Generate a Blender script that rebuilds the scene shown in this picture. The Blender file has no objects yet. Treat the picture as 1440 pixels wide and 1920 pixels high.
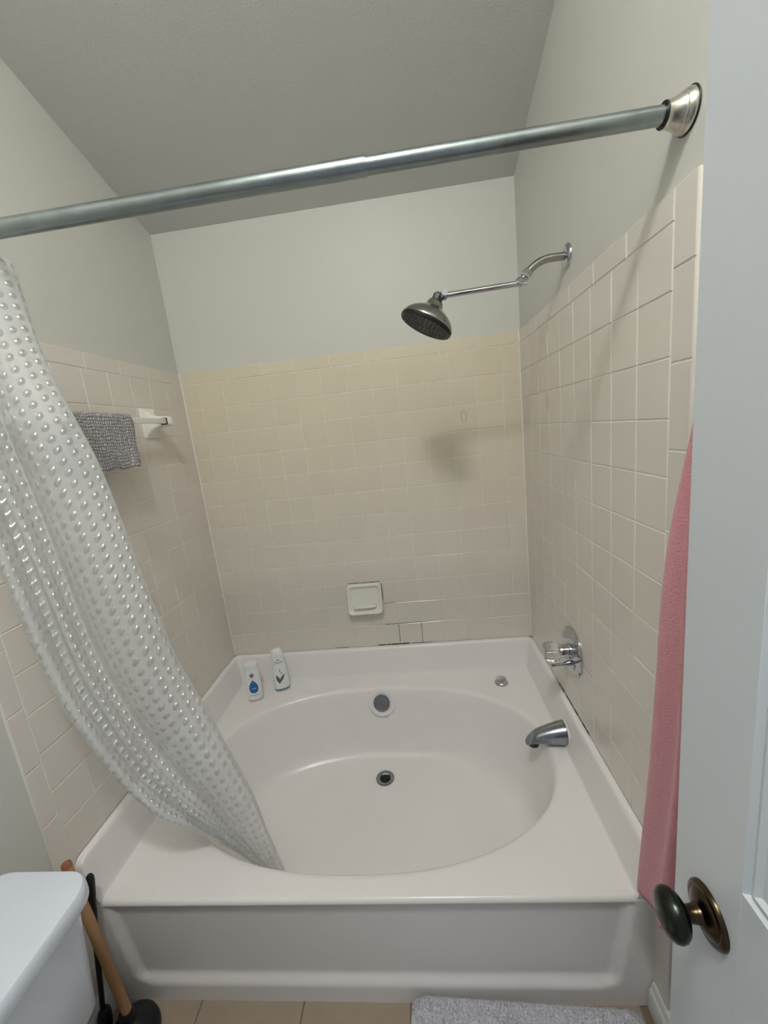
import bpy, bmesh, math, random
from mathutils import Vector, Matrix
random.seed(7)
S = bpy.context.scene
COL = S.collection
PI = math.pi

# ------------------------------------------------------------------ camera
cam_d = bpy.data.cameras.new('camera')
cam = bpy.data.objects.new('camera', cam_d)
COL.objects.link(cam)
cam.location = (0.97963, -1.76745, 1.48145)
cam.rotation_euler = (1.373696, 0.109310, 0.067398)
cam_d.sensor_fit = 'HORIZONTAL'
cam_d.sensor_width = 36.0
cam_d.lens = 754.7128 / 1440 * 36.0
cam_d.clip_start = 0.01
S.camera = cam

# ------------------------------------------------------------------ world and exposure
wd = bpy.data.worlds.new('world')
S.world = wd
wd.use_nodes = True
bg = wd.node_tree.nodes['Background']
bg.inputs[0].default_value = (0.74, 0.87, 1.0, 1)
bg.inputs[1].default_value = 0.35
S.view_settings.view_transform = 'Standard'
S.view_settings.look = 'None'
S.view_settings.gamma = 1.0
S.view_settings.use_curve_mapping = False
S.view_settings.exposure = 0.0
LAMP = 105.0             # radiance of the lamp dome
LAMP_COL = (1.0, 0.988, 0.965, 1)

# ------------------------------------------------------------------ dimensions (metres)
W = 1.4455              # alcove width
T = 0.108               # wall tile pitch
ZF = 0.4752             # top of the tub's tiling flange
ZD = 0.3448             # tub deck
YF = -0.985             # tub front
ZC = 2.371              # ceiling height at the back wall
SL = 1.0 / 3.0          # ceiling rises towards the door
ZT = ZF + 12 * T        # top of the full tiles
ZB = ZT + 0.05          # top of the bullnose row
PY = 0.006              # paint lies this far behind the tile faces
YD = -0.982             # end of the full tiles on the side walls
YW = -2.12              # wall with the doorway

# ------------------------------------------------------------------ materials
def lin(c):
    return tuple(((v / 255) / 12.92 if v / 255 <= 0.04045 else ((v / 255 + 0.055) / 1.055) ** 2.4) for v in c) + (1,)

def mat(name, rgb, rough=0.5, metal=0.0, noise=None, bump=None, coat=0.0, spec=0.5, trans=0.0, ior=1.45):
    """noise = (scale, amount 0..1), bump = (scale, strength, distance)"""
    m = bpy.data.materials.new(name)
    m.use_nodes = True
    nt = m.node_tree
    b = nt.nodes['Principled BSDF']
    c = lin(rgb)
    b.inputs['Base Color'].default_value = c
    b.inputs['Roughness'].default_value = rough
    b.inputs['Metallic'].default_value = metal
    b.inputs['Coat Weight'].default_value = coat
    b.inputs['Specular IOR Level'].default_value = spec
    b.inputs['Transmission Weight'].default_value = trans
    b.inputs['IOR'].default_value = ior
    tc = nt.nodes.new('ShaderNodeTexCoord')
    if noise:
        n = nt.nodes.new('ShaderNodeTexNoise')
        n.inputs['Scale'].default_value = noise[0]
        n.inputs['Detail'].default_value = 4
        nt.links.new(tc.outputs['Object'], n.inputs['Vector'])
        r = nt.nodes.new('ShaderNodeMix')
        r.data_type = 'RGBA'
        a = noise[1]
        r.inputs[6].default_value = tuple(v * (1 - a) for v in c[:3]) + (1,)
        r.inputs[7].default_value = tuple(min(1, v * (1 + a)) for v in c[:3]) + (1,)
        nt.links.new(n.outputs['Fac'], r.inputs[0])
        nt.links.new(r.outputs[2], b.inputs['Base Color'])
    if bump:
        n = nt.nodes.new('ShaderNodeTexNoise')
        n.inputs['Scale'].default_value = bump[0]
        n.inputs['Detail'].default_value = 3
        nt.links.new(tc.outputs['Object'], n.inputs['Vector'])
        bp = nt.nodes.new('ShaderNodeBump')
        bp.inputs['Strength'].default_value = bump[1]
        bp.inputs['Distance'].default_value = bump[2]
        nt.links.new(n.outputs['Fac'], bp.inputs['Height'])
        nt.links.new(bp.outputs[0], b.inputs['Normal'])
    return m

M = {}
M['paint'] = mat('wall paint', (207, 207, 200), 0.42, bump=(90, 0.12, 0.003), spec=0.4)
M['ceiling'] = mat('ceiling paint', (205, 206, 202), 0.85, bump=(230, 0.35, 0.003), noise=(200, 0.05))
M['grout'] = mat('grout', (238, 234, 223), 0.75, noise=(30, 0.06))
TILE_A, TILE_B = (222, 216, 207), (219, 209, 187)      # almond, and the yellowed rows at the top of the back wall
def tile_set(k):
    out = []
    for d in (-1, 0, 1):
        c = tuple(a + (b_ - a) * k + d * 0.8 for a, b_ in zip(TILE_A, TILE_B))
        out.append(mat('almond tile %d %d' % (round(k * 100), d), c, 0.17, bump=(14, 0.10, 0.004), noise=(5, 0.02)))
    return out
TILES = tile_set(0.0)
FADE = [1.0, 1.0, 0.92, 0.8, 0.62, 0.45, 0.3, 0.2, 0.1, 0.0, 0.0, 0.0]
TILES_Y = {f: tile_set(f) for f in sorted(set(FADE))}
M['tub'] = mat('almond fibreglass', (238, 235, 233), 0.24, bump=(40, 0.03, 0.002), noise=(9, 0.025))
M['ceramic'] = mat('cream ceramic', (238, 236, 228), 0.14)
M['white_ceramic'] = mat('white ceramic', (221, 228, 238), 0.10)
M['white_plastic'] = mat('white plastic', (236, 239, 241), 0.28)
M['chrome'] = mat('chrome', (196, 198, 202), 0.09, 1.0)
M['grey_chrome'] = mat('worn chrome', (150, 154, 162), 0.22, 1.0, noise=(40, 0.12))
M['nickel'] = mat('brushed nickel', (205, 201, 192), 0.24, 1.0, noise=(30, 0.1))
M['satin'] = mat('satin chrome', (164, 161, 156), 0.2, 1.0, noise=(30, 0.12))
M['galv'] = mat('galvanised steel', (146, 155, 156), 0.30, 1.0, noise=(26, 0.28), bump=(60, 0.08, 0.002))
M['black_rubber'] = mat('black rubber', (17, 18, 21), 0.45)
M['dark_plastic'] = mat('dark plastic', (42, 45, 48), 0.35)
M['grey_rubber'] = mat('grey nozzle rubber', (96, 97, 96), 0.5)
M['bronze'] = mat('aged bronze', (80, 67, 53), 0.26, 1.0, noise=(35, 0.45))
M['dark_bronze'] = mat('green black bronze', (58, 62, 56), 0.27, 1.0, noise=(30, 0.3))
M['wood'] = mat('pale turned wood', (176, 138, 98), 0.5, noise=(22, 0.15))
M['wood_end'] = mat('worn wood end', (150, 98, 70), 0.6, noise=(60, 0.2))
M['door'] = mat('white door paint', (207, 213, 218), 0.24, bump=(70, 0.05, 0.002))
M['trim'] = mat('white trim paint', (218, 220, 219), 0.35)
M['mat_base'] = mat('bath mat cotton', (205, 204, 210), 0.95, noise=(60, 0.08))
M['floor_tile'] = mat('beige stone floor tile', (158, 143, 126), 0.4, noise=(11, 0.16), bump=(30, 0.08, 0.003))
M['floor_grout'] = mat('floor grout', (128, 114, 98), 0.8)
M['mold'] = mat('black mildew', (48, 45, 41), 0.9, noise=(80, 0.4))
M['rust'] = mat('brown stain', (120, 92, 62), 0.9, noise=(60, 0.3))
M['residue'] = mat('yellow adhesive residue', (200, 186, 140), 0.5)
M['black_void'] = mat('drain hole', (12, 11, 10), 0.6)
M['blue_print'] = mat('blue print', (48, 106, 166), 0.35)
M['light_blue_print'] = mat('light blue print', (116, 172, 205), 0.35)
M['grey_print'] = mat('grey print', (128, 130, 134), 0.4)
M['dark_print'] = mat('dark print', (66, 70, 84), 0.4)
M['green_print'] = mat('olive green print', (98, 104, 86), 0.4)
M['teal_print'] = mat('teal print', (122, 158, 158), 0.35)
M['pink_base'] = mat('translucent rosy base', (214, 196, 184), 0.3)
M['screw'] = mat('dull steel', (140, 140, 138), 0.3, 1.0)

def em(name, col, strength):
    m = bpy.data.materials.new(name)
    m.use_nodes = True
    nt = m.node_tree
    nt.nodes.remove(nt.nodes['Principled BSDF'])
    e = nt.nodes.new('ShaderNodeEmission')
    e.inputs[0].default_value = col
    e.inputs[1].default_value = strength
    nt.links.new(e.outputs[0], nt.nodes['Material Output'].inputs[0])
    return m
M['globe'] = em('lit lamp dome', LAMP_COL, LAMP)

def acrylic():
    m = mat('clear acrylic', (238, 236, 234), 0.05, trans=1.0, ior=1.47)
    return m
M['acrylic'] = acrylic()

def cloth(name, rgb, scale, amt):
    m = mat(name, rgb, 0.95, spec=0.1)
    nt = m.node_tree
    b = nt.nodes['Principled BSDF']
    b.inputs['Sheen Weight'].default_value = 0.35
    tc = nt.nodes['Texture Coordinate']
    n = nt.nodes.new('ShaderNodeTexNoise')
    n.inputs['Scale'].default_value = scale
    n.inputs['Detail'].default_value = 5
    nt.links.new(tc.outputs['Object'], n.inputs['Vector'])
    bp = nt.nodes.new('ShaderNodeBump')
    bp.inputs['Strength'].default_value = amt
    bp.inputs['Distance'].default_value = 0.004
    nt.links.new(n.outputs['Fac'], bp.inputs['Height'])
    nt.links.new(bp.outputs[0], b.inputs['Normal'])
    r = nt.nodes.new('ShaderNodeMix')
    r.data_type = 'RGBA'
    c = lin(rgb)
    r.inputs[6].default_value = tuple(v * 0.86 for v in c[:3]) + (1,)
    r.inputs[7].default_value = tuple(min(1, v * 1.1) for v in c[:3]) + (1,)
    nt.links.new(n.outputs['Fac'], r.inputs[0])
    nt.links.new(r.outputs[2], b.inputs['Base Color'])
    return m
M['pink'] = cloth('pink terry cloth', (214, 150, 158), 320, 0.6)

def waffle():
    """grey knit: UV-driven waffle cells and yarn noise"""
    m = mat('grey waffle knit', (134, 130, 136), 0.95, spec=0.1)
    nt = m.node_tree
    b = nt.nodes['Principled BSDF']
    tc = nt.nodes['Texture Coordinate']
    w = []
    for d in ('X', 'Y'):
        x = nt.nodes.new('ShaderNodeTexWave')
        x.bands_direction = d
        x.inputs['Scale'].default_value = 34
        x.inputs['Distortion'].default_value = 5.0
        x.inputs['Detail'].default_value = 2
        nt.links.new(tc.outputs['UV'], x.inputs['Vector'])
        w.append(x)
    a = nt.nodes.new('ShaderNodeMath')
    a.operation = 'MULTIPLY'
    nt.links.new(w[0].outputs['Fac'], a.inputs[0])
    nt.links.new(w[1].outputs['Fac'], a.inputs[1])
    n = nt.nodes.new('ShaderNodeTexNoise')
    n.inputs['Scale'].default_value = 260
    nt.links.new(tc.outputs['Object'], n.inputs['Vector'])
    s = nt.nodes.new('ShaderNodeMath')
    s.operation = 'ADD'
    nt.links.new(a.outputs[0], s.inputs[0])
    nt.links.new(n.outputs['Fac'], s.inputs[1])
    r = nt.nodes.new('ShaderNodeValToRGB')
    r.color_ramp.elements[0].position = 0.35
    r.color_ramp.elements[0].color = lin((118, 115, 118))
    r.color_ramp.elements[1].position = 1.1
    r.color_ramp.elements[1].color = lin((214, 211, 213))
    nt.links.new(s.outputs[0], r.inputs[0])
    nt.links.new(r.outputs[0], b.inputs['Base Color'])
    bp = nt.nodes.new('ShaderNodeBump')
    bp.inputs['Strength'].default_value = 0.9
    bp.inputs['Distance'].default_value = 0.004
    nt.links.new(s.outputs[0], bp.inputs['Height'])
    nt.links.new(bp.outputs[0], b.inputs['Normal'])
    return m
M['waffle'] = waffle()

def curtain_mat():
    """frosted clear vinyl with raised lens dots laid out in staggered rows (UV in metres)"""
    m = bpy.data.materials.new('frosted dotted vinyl')
    m.use_nodes = True
    nt = m.node_tree
    N, Lk = nt.nodes, nt.links
    N.remove(N['Principled BSDF'])
    tc = N.new('ShaderNodeTexCoord')
    sep = N.new('ShaderNodeSeparateXYZ')
    Lk.new(tc.outputs['UV'], sep.inputs[0])
    P = 0.026
    def mth(op, a, b=None):
        n = N.new('ShaderNodeMath')
        n.operation = op
        for i, v in enumerate((a, b)):
            if v is None:
                continue
            if isinstance(v, (int, float)):
                n.inputs[i].default_value = v
            else:
                Lk.new(v, n.inputs[i])
        return n.outputs[0]
    def cells(ox, oy):
        fx = mth('SUBTRACT', mth('FRACT', mth('ADD', mth('DIVIDE', sep.outputs[0], P), ox)), 0.5)
        fy = mth('SUBTRACT', mth('FRACT', mth('ADD', mth('DIVIDE', sep.outputs[1], P), oy)), 0.5)
        d2 = mth('ADD', mth('MULTIPLY', fx, fx), mth('MULTIPLY', fy, fy))
        return mth('MAXIMUM', mth('SUBTRACT', 1.0, mth('MULTIPLY', d2, 8.0)), 0.0)
    h = cells(0, 0)
    bp = N.new('ShaderNodeBump')
    bp.inputs['Strength'].default_value = 1.0
    bp.inputs['Distance'].default_value = 0.0062
    Lk.new(h, bp.inputs['Height'])
    tr = N.new('ShaderNodeBsdfTransparent')
    tr.inputs[0].default_value = (0.95, 0.97, 0.97, 1)
    df = N.new('ShaderNodeBsdfDiffuse')
    df.inputs[0].default_value = (0.94, 0.955, 0.965, 1)
    tl = N.new('ShaderNodeBsdfTranslucent')
    tl.inputs[0].default_value = (0.94, 0.955, 0.965, 1)
    gl = N.new('ShaderNodeBsdfGlossy')
    gl.inputs['Roughness'].default_value = 0.29
    Lk.new(bp.outputs[0], gl.inputs['Normal'])
    bs = N.new('ShaderNodeBump')
    bs.inputs['Distance'].default_value = 0.0005
    Lk.new(h, bs.inputs['Height'])
    Lk.new(bs.outputs[0], df.inputs['Normal'])
    m1 = N.new('ShaderNodeMixShader')
    m1.inputs[0].default_value = 0.28
    Lk.new(df.outputs[0], m1.inputs[1])
    Lk.new(tl.outputs[0], m1.inputs[2])
    m2 = N.new('ShaderNodeMixShader')
    m2.inputs[0].default_value = 0.57
    Lk.new(tr.outputs[0], m2.inputs[1])
    Lk.new(m1.outputs[0], m2.inputs[2])
    m3 = N.new('ShaderNodeMixShader')
    Lk.new(mth('ADD', mth('MULTIPLY', mth('POWER', h, 0.7), 0.56), 0.04), m3.inputs[0])
    Lk.new(m2.outputs[0], m3.inputs[1])
    Lk.new(gl.outputs[0], m3.inputs[2])
    Lk.new(m3.outputs[0], N['Material Output'].inputs[0])
    return m
M['vinyl'] = curtain_mat()

# ------------------------------------------------------------------ mesh helpers
ORG = {}
def mesh_obj(name, bm, m, parent=None, loc=(0, 0, 0), smooth=True, ang=38):
    """one mesh object; vertices come in world coordinates"""
    loc = Vector(loc) if parent is None else ORG[parent.name]
    bmesh.ops.recalc_face_normals(bm, faces=bm.faces)
    for v in bm.verts:
        v.co -= loc
    me = bpy.data.meshes.new(name)
    bm.to_mesh(me)
    bm.free()
    if m is not None:
        me.materials.append(m)
    if smooth:
        for p in me.polygons:
            p.use_smooth = True
        me.set_sharp_from_angle(angle=math.radians(ang))
    o = bpy.data.objects.new(name, me)
    COL.objects.link(o)
    ORG[o.name] = loc
    if parent is None:
        o.location = loc
    else:
        o.parent = parent
    return o

def thing(name, label, cat, loc):
    o = bpy.data.objects.new(name, None)
    o.empty_display_size = 0.05
    COL.objects.link(o)
    o.location = loc
    o['label'] = label
    o['category'] = cat
    ORG[o.name] = Vector(loc)
    return o

def tag(o, label, cat):
    o['label'] = label
    o['category'] = cat
    return o

def struct(o, label=None):
    o['kind'] = 'structure'
    if label:
        o['label'] = label
    return o

def box(bm, x0, x1, y0, y1, z0, z1, bev=0.0, seg=3):
    r = bmesh.ops.create_cube(bm, size=1)
    vs = r['verts']
    for v in vs:
        v.co = Vector((x0 + (v.co.x + .5) * (x1 - x0), y0 + (v.co.y + .5) * (y1 - y0), z0 + (v.co.z + .5) * (z1 - z0)))
    if bev:
        es = list({e for v in vs for e in v.link_edges})
        bmesh.ops.bevel(bm, geom=es, offset=bev, segments=seg, affect='EDGES', profile=0.5)
    return bm

def frame_of(axis):
    a = Vector(axis).normalized()
    t = Vector((0, 0, 1)) if abs(a.z) < 0.9 else Vector((1, 0, 0))
    u = a.cross(t).normalized()
    return a, u, a.cross(u).normalized()

def lathe(bm, prof, org, axis, seg=32, cap=True):
    """prof = [(radius, height along axis)]"""
    a, u, v = frame_of(axis)
    org = Vector(org)
    rings = []
    for r, h in prof:
        if r < 1e-6:
            rings.append([bm.verts.new(org + a * h)])
        else:
            rings.append([bm.verts.new(org + a * h + (u * math.cos(2 * PI * k / seg) + v * math.sin(2 * PI * k / seg)) * r) for k in range(seg)])
    for A, B in zip(rings, rings[1:]):
        for k in range(seg):
            j = (k + 1) % seg
            if len(A) == 1 and len(B) == 1:
                continue
            if len(A) == 1:
                bm.faces.new((A[0], B[k], B[j]))
            elif len(B) == 1:
                bm.faces.new((A[k], B[0], A[j]))
            else:
                bm.faces.new((A[k], B[k], B[j], A[j]))
    if cap:
        for R in (rings[0], rings[-1]):
            if len(R) > 2:
                bm.faces.new(R)
    return bm

def tube(bm, pts, rad, seg=20, cap=True, sq=None):
    pts = [Vector(p) for p in pts]
    if not isinstance(rad, (list, tuple)):
        rad = [rad] * len(pts)
    rings = []
    pu = None
    for i, p in enumerate(pts):
        d = (pts[min(i + 1, len(pts) - 1)] - pts[max(i - 1, 0)]).normalized()
        if pu is None:
            _, u, v = frame_of(d)
        else:
            u = (pu - d * pu.dot(d)).normalized()
            v = d.cross(u)
        pu = u
        rings.append([bm.verts.new(p + (u * math.cos(2 * PI * k / seg) + v * math.sin(2 * PI * k / seg)) * rad[i]) for k in range(seg)])
    for A, B in zip(rings, rings[1:]):
        for k in range(seg):
            j = (k + 1) % seg
            bm.faces.new((A[k], A[j], B[j], B[k]))
    if cap:
        bm.faces.new(rings[0])
        bm.faces.new(rings[-1])
    return bm

def cr(pts, n):
    """Catmull-Rom through pts, n samples"""
    pts = [Vector(p) for p in pts]
    P = [2 * pts[0] - pts[1]] + pts + [2 * pts[-1] - pts[-2]]
    out = []
    m = len(pts) - 1
    for i in range(n):
        s = i / (n - 1) * m
        k = min(int(s), m - 1)
        t = s - k
        a, b, c, d = P[k:k + 4]
        out.append(0.5 * ((2 * b) + (c - a) * t + (2 * a - 5 * b + 4 * c - d) * t * t + (3 * b - a - 3 * c + d) * t ** 3))
    return out

def grid(bm, rows, uvs=None):
    """rows of points -> quads, uvs same layout"""
    V = [[bm.verts.new(p) for p in r] for r in rows]
    lay = bm.loops.layers.uv.verify() if uvs else None
    for i in range(len(V) - 1):
        for j in range(len(V[i]) - 1):
            f = bm.faces.new((V[i][j], V[i][j + 1], V[i + 1][j + 1], V[i + 1][j]))
            if uvs:
                for lp, (a, b) in zip(f.loops, ((i, j), (i, j + 1), (i + 1, j + 1), (i + 1, j))):
                    lp[lay].uv = uvs[a][b]
    return V

def nb():
    return bmesh.new()

# ------------------------------------------------------------------ room shell
def ceil_z(y):
    return ZC - SL * y

struct(mesh_obj('floor', box(nb(), -0.1, W + 0.1, YW - 0.1, 0.1, -0.06, -0.004), M['floor_grout'], smooth=False))
wall_back = struct(mesh_obj('wall_back', box(nb(), -0.1, W + 0.1, PY, 0.10, -0.004, ZC + 0.03), M['paint'], smooth=False))
wall_left = struct(mesh_obj('wall_left', box(nb(), -0.10, -PY, YW - 0.1, PY, -0.004, 3.2), M['paint'], smooth=False))
wall_right = struct(mesh_obj('wall_right', box(nb(), W + PY, W + 0.10, YW - 0.1, PY, -0.004, 3.2), M['paint'], smooth=False))
b = nb()
DX0, DX1 = 0.47, 1.268
box(b, -PY, DX0, YW - 0.1, YW, -0.004, 3.2)
box(b, DX1, W + PY, YW - 0.1, YW, -0.004, 3.2)
box(b, DX0, DX1, YW - 0.1, YW, 2.06, 3.2)
struct(mesh_obj('wall_front', b, M['paint'], smooth=False))
b = nb()
y0, y1 = 0.1, YW - 0.1
x0, x1 = -0.1, W + 0.1
vs = [b.verts.new(p) for p in ((x0, y0, ceil_z(y0)), (x1, y0, ceil_z(y0)), (x1, y1, ceil_z(y1)), (x0, y1, ceil_z(y1)),
                               (x0, y0, ceil_z(y0) + .08), (x1, y0, ceil_z(y0) + .08), (x1, y1, ceil_z(y1) + .08), (x0, y1, ceil_z(y1) + .08))]
for f in ((0, 1, 2, 3), (4, 5, 6, 7), (0, 1, 5, 4), (1, 2, 6, 5), (2, 3, 7, 6), (3, 0, 4, 7)):
    b.faces.new([vs[i] for i in f])
struct(mesh_obj('ceiling', b, M['ceiling'], smooth=False))

# ---- floor tiles
floor = bpy.data.objects['floor']
def slab_mesh(name, w, h, t, ch, m):
    """a tile lying in local XZ, face towards -Y, back at y = t"""
    me = bpy.data.meshes.new(name)
    v = []
    for (a, c, d) in ((w / 2, h / 2, t), (w / 2, h / 2, ch * 0.8), (w / 2 - ch, h / 2 - ch, 0)):
        v += [(-a, d, -c), (a, d, -c), (a, d, c), (-a, d, c)]
    f = [(8, 9, 10, 11)]
    for k in (0, 4):
        for i in range(4):
            j = (i + 1) % 4
            f.append((k + i, k + j, k + 4 + j, k + 4 + i))
    me.from_pydata(v, [], f)
    me.materials.append(m)
    me.update()
    return me
ft = slab_mesh('floor_tile', 0.286, 0.286, 0.004, 0.0015, M['floor_tile'])
FP = 0.2895
for i in range(-1, 5):
    for j in range(5):
        xa = max(0.257 - FP + i * FP + 0.0015, 0.0)
        xb = min(0.257 - FP + (i + 1) * FP - 0.0015, W)
        ya = -0.93 - j * FP
        yb = ya - FP + 0.003
        yb = max(yb, YW)
        if xb - xa < 0.02 or ya - yb < 0.02:
            continue
        me = ft if (abs(xb - xa - 0.2865) < 1e-4 and abs(ya - yb - 0.2865) < 1e-4) else slab_mesh('floor_tile', xb - xa, ya - yb, 0.004, 0.0015, M['floor_tile'])
        o = bpy.data.objects.new('floor_tile', me)
        COL.objects.link(o)
        o.parent = floor
        o.location = ((xa + xb) / 2, (ya + yb) / 2, 0.0)
        o.rotation_euler = (-PI / 2, 0, 0)

# ---- wall tiles: full tiles, cut tiles, bullnose strips
CACHE = {}
def put_tile(wall, a0, a1, z0, z1, side, mats, name='tile'):
    g = 0.0011
    w, h = a1 - a0 - 2 * g, z1 - z0 - 2 * g
    m = random.choice(mats)
    key = (round(w, 4), round(h, 4), m.name)
    if key not in CACHE:
        CACHE[key] = slab_mesh(name, w, h, 0.0058, 0.0016, m)
    o = bpy.data.objects.new(name, CACHE[key])
    COL.objects.link(o)
    o.parent = wall
    c, z = (a0 + a1) / 2, (z0 + z1) / 2
    e = random.uniform(-0.00025, 0.00025)
    tl = lambda: random.uniform(-0.0015, 0.0015)
    if side == 'back':
        o.location, o.rotation_euler = (c, e, z), (tl(), 0, tl())
    elif side == 'right':
        o.location, o.rotation_euler = (W + e, c, z), (0, tl(), -PI / 2 + tl())
    else:
        o.location, o.rotation_euler = (-e, c, z), (0, tl(), PI / 2 + tl())
    return o

xs = [0.0] + [0.0747 + k * T for k in range(13)] + [W]
for r in range(12):
    for k in range(14):
        put_tile(wall_back, xs[k], xs[k + 1], ZT - (r + 1) * T, ZT - r * T, 'back', TILES_Y[FADE[r]])
bx = [0.0, 0.055] + [0.055 + 0.1525 * k for k in range(1, 10)] + [W]
for k in range(len(bx) - 1):
    put_tile(wall_back, bx[k], bx[k + 1], ZT, ZB, 'back', TILES_Y[1.0], 'bullnose_tile')
ys = [YD + k * T for k in range(9)] + [0.0]
for wall, side, yo in ((wall_left, 'left', -1.026), (wall_right, 'right', -1.040)):
    for r in range(12):
        for k in range(9):
            put_tile(wall, ys[k], ys[k + 1], ZT - (r + 1) * T, ZT - r * T, side, TILES)
    for k in range(7):
        a0 = YD + 0.1525 * k
        put_tile(wall, a0, min(a0 + 0.1525, 0.0), ZT, ZB, side, TILES, 'bullnose_tile')
    z = ZB
    first = True
    while z > 0.001:
        zn = max(z - (0.125 if first else 0.1525), 0.0)
        put_tile(wall, yo, YD, zn, z, side, TILES, 'bullnose_tile')
        z, first = zn, False
g = 0.0017
mesh_obj('grout_bed', box(nb(), 0, W, g, PY, ZF - 0.02, ZB - 0.001), M['grout'], wall_back, smooth=False)
mesh_obj('grout_bed', box(nb(), -PY, -g, -1.025, 0.0, 0.0, ZB - 0.001), M['grout'], wall_left, smooth=False)
mesh_obj('grout_bed', box(nb(), W + g, W + PY, -1.039, 0.0, 0.0, ZB - 0.001), M['grout'], wall_right, smooth=False)
# caulk in the two corners
for x in (0.002, W - 0.002):
    mesh_obj('corner_caulk', tube(nb(), [(x, -0.002, ZF), (x, -0.002, ZB)], 0.0028, 8), M['grout'], wall_back)

# ---- mildew in the joints, adhesive rings, rusty gap
def blob_strip(name, p0, p1, wd, parent, m, nrm, n=14, seed=1):
    """ragged thin stain along a joint"""
    rnd = random.Random(seed)
    p0, p1, nrm = Vector(p0), Vector(p1), Vector(nrm)
    d = (p1 - p0).normalized()
    s = nrm.cross(d).normalized()
    bm = nb()
    rows = []
    for i in range(n):
        t = i / (n - 1)
        w = wd * rnd.uniform(0.35, 1.0) * (0.2 if i in (0, n - 1) else 1)
        p = p0.lerp(p1, t)
        rows.append([p - s * w, p - s * w + nrm * 0.0007, p + s * w + nrm * 0.0007, p + s * w])
    grid(bm, rows)
    return mesh_obj(name, bm, m, parent, smooth=False)
zr = lambda i: ZT - i * T
nB = (0, -1, 0)
blob_strip('mildew_stain', (0.722, 0.0004, ZF + 0.004), (0.876, 0.0004, ZF + 0.005), 0.0032, wall_back, M['mold'], nB, 22, 3)
blob_strip('mildew_stain', (0.885, 0.0006, ZF + 0.004), (0.985, 0.0006, ZF + 0.004), 0.0014, wall_back, M['mold'], nB, 18, 5)
blob_strip('mildew_stain', (0.51, 0.0006, ZF + 0.004), (0.58, 0.0006, ZF + 0.004), 0.0016, wall_back, M['mold'], nB, 14, 9)
blob_strip('mildew_stain', (0.765, 0.0012, zr(11)), (0.98, 0.0012, zr(11)), 0.0012, wall_back, M['mold'], nB, 26, 6)
blob_strip('mildew_stain', (0.772, 0.0012, zr(10)), (0.828, 0.0012, zr(10)), 0.0012, wall_back, M['mold'], nB, 10, 7)
for x in (xs[8], xs[9]):
    blob_strip('mildew_stain', (x, 0.0012, zr(11)), (x, 0.0012, ZF + 0.004), 0.0011, wall_back, M['mold'], nB, 12, int(x * 100))
blob_strip('rusty_gap', (W - 0.0006, -0.424, ZF + 0.004), (W - 0.0006, -0.63, ZF + 0.005), 0.0036, wall_right, M['mold'], (-1, 0, 0), 18, 11)
blob_strip('rusty_gap', (W - 0.0008, -0.36, ZF + 0.003), (W - 0.0008, -0.42, ZF + 0.004), 0.005, wall_right, M['rust'], (-1, 0, 0), 10, 12)

def oval_ring(name, c, u, rw, rh, w, parent, m):
    bm = nb()
    c, u = Vector(c), Vector(u)
    n = Vector((0, 0, 1)).cross(u).normalized()
    rows = []
    for k in range(33):
        a = 2 * PI * k / 32
        e = 0.75
        f = lambda t: math.copysign(abs(t) ** e, t)
        d = u * (f(math.cos(a)) * rw) + Vector((0, 0, 1)) * (f(math.sin(a)) * rh)
        q = d.normalized() * w
        rows.append([c + d - q, c + d - n * -0.0008 * 1, c + d + q])
    grid(bm, rows)
    return mesh_obj(name, bm, m, parent)
oval_ring('adhesive_ring', (1.204, -0.0006, 1.509), (-1, 0, 0), 0.010, 0.021, 0.0022, wall_back, M['residue'])
oval_ring('adhesive_ring', (W - 0.0006, -0.322, 1.517), (0, -1, 0), 0.010, 0.019, 0.0018, wall_right, M['residue'])

# ---- baseboards
def baseboard(name, xw, sx, ya, yb):
    bm = nb()
    prof = [(-PY, 0), (0.013, 0), (0.013, 0.060), (0.010, 0.068), (0.007, 0.072), (0.006, 0.082), (0.003, 0.088), (-PY, 0.088)]
    rows = [[Vector((xw + sx * d, y, z)) for d, z in prof + prof[:1]] for y in (ya, yb)]
    V = grid(bm, rows)
    for r in V:
        bm.faces.new(r[:-1])
    return struct(mesh_obj(name, bm, M['trim'], ang=25))
baseboard('baseboard_left', 0.0006, 1, -0.9885, YW)
baseboard('baseboard_right', W - 0.0006, -1, -0.9885, YW)
b = nb()
for xa, xb in ((DX0 - 0.06, DX0), (DX1, DX1 + 0.06)):
    box(b, xa, xb, YW, YW + 0.014, 0, 2.06, 0.003)
box(b, DX0 - 0.06, DX1 + 0.06, YW, YW + 0.014, 2.06, 2.12, 0.003)
struct(mesh_obj('trim_1', b, M['trim']))

# ------------------------------------------------------------------ bathtub
tub = thing('bathtub', 'almond garden bathtub with an oval basin set between tiled walls', 'bathtub', (W / 2, -0.5, 0))
CX, CY, AX, AY, NE = 0.722, -0.528, 0.628, 0.393, 2.3
OFF = 0.042
RX0, RX1, RY0, RY1 = OFF, W - OFF, YF + 0.012, -OFF
def se(a, b, cx, cy, t):
    c, s = math.cos(t), math.sin(t)
    return (cx + a * math.copysign(abs(c) ** (2 / NE), c), cy + b * math.copysign(abs(s) ** (2 / NE), s))
angs = [2 * PI * k / 160 for k in range(160)]
for (x, y) in ((RX0, RY0), (RX0, RY1), (RX1, RY0), (RX1, RY1)):
    dx, dy = x - CX, y - CY
    t = math.atan((abs(dy) / abs(dx) * AX / AY) ** (NE / 2))
    t = t if dx > 0 else PI - t
    angs.append((t if dy > 0 else -t) % (2 * PI))
angs = sorted(angs)
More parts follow.
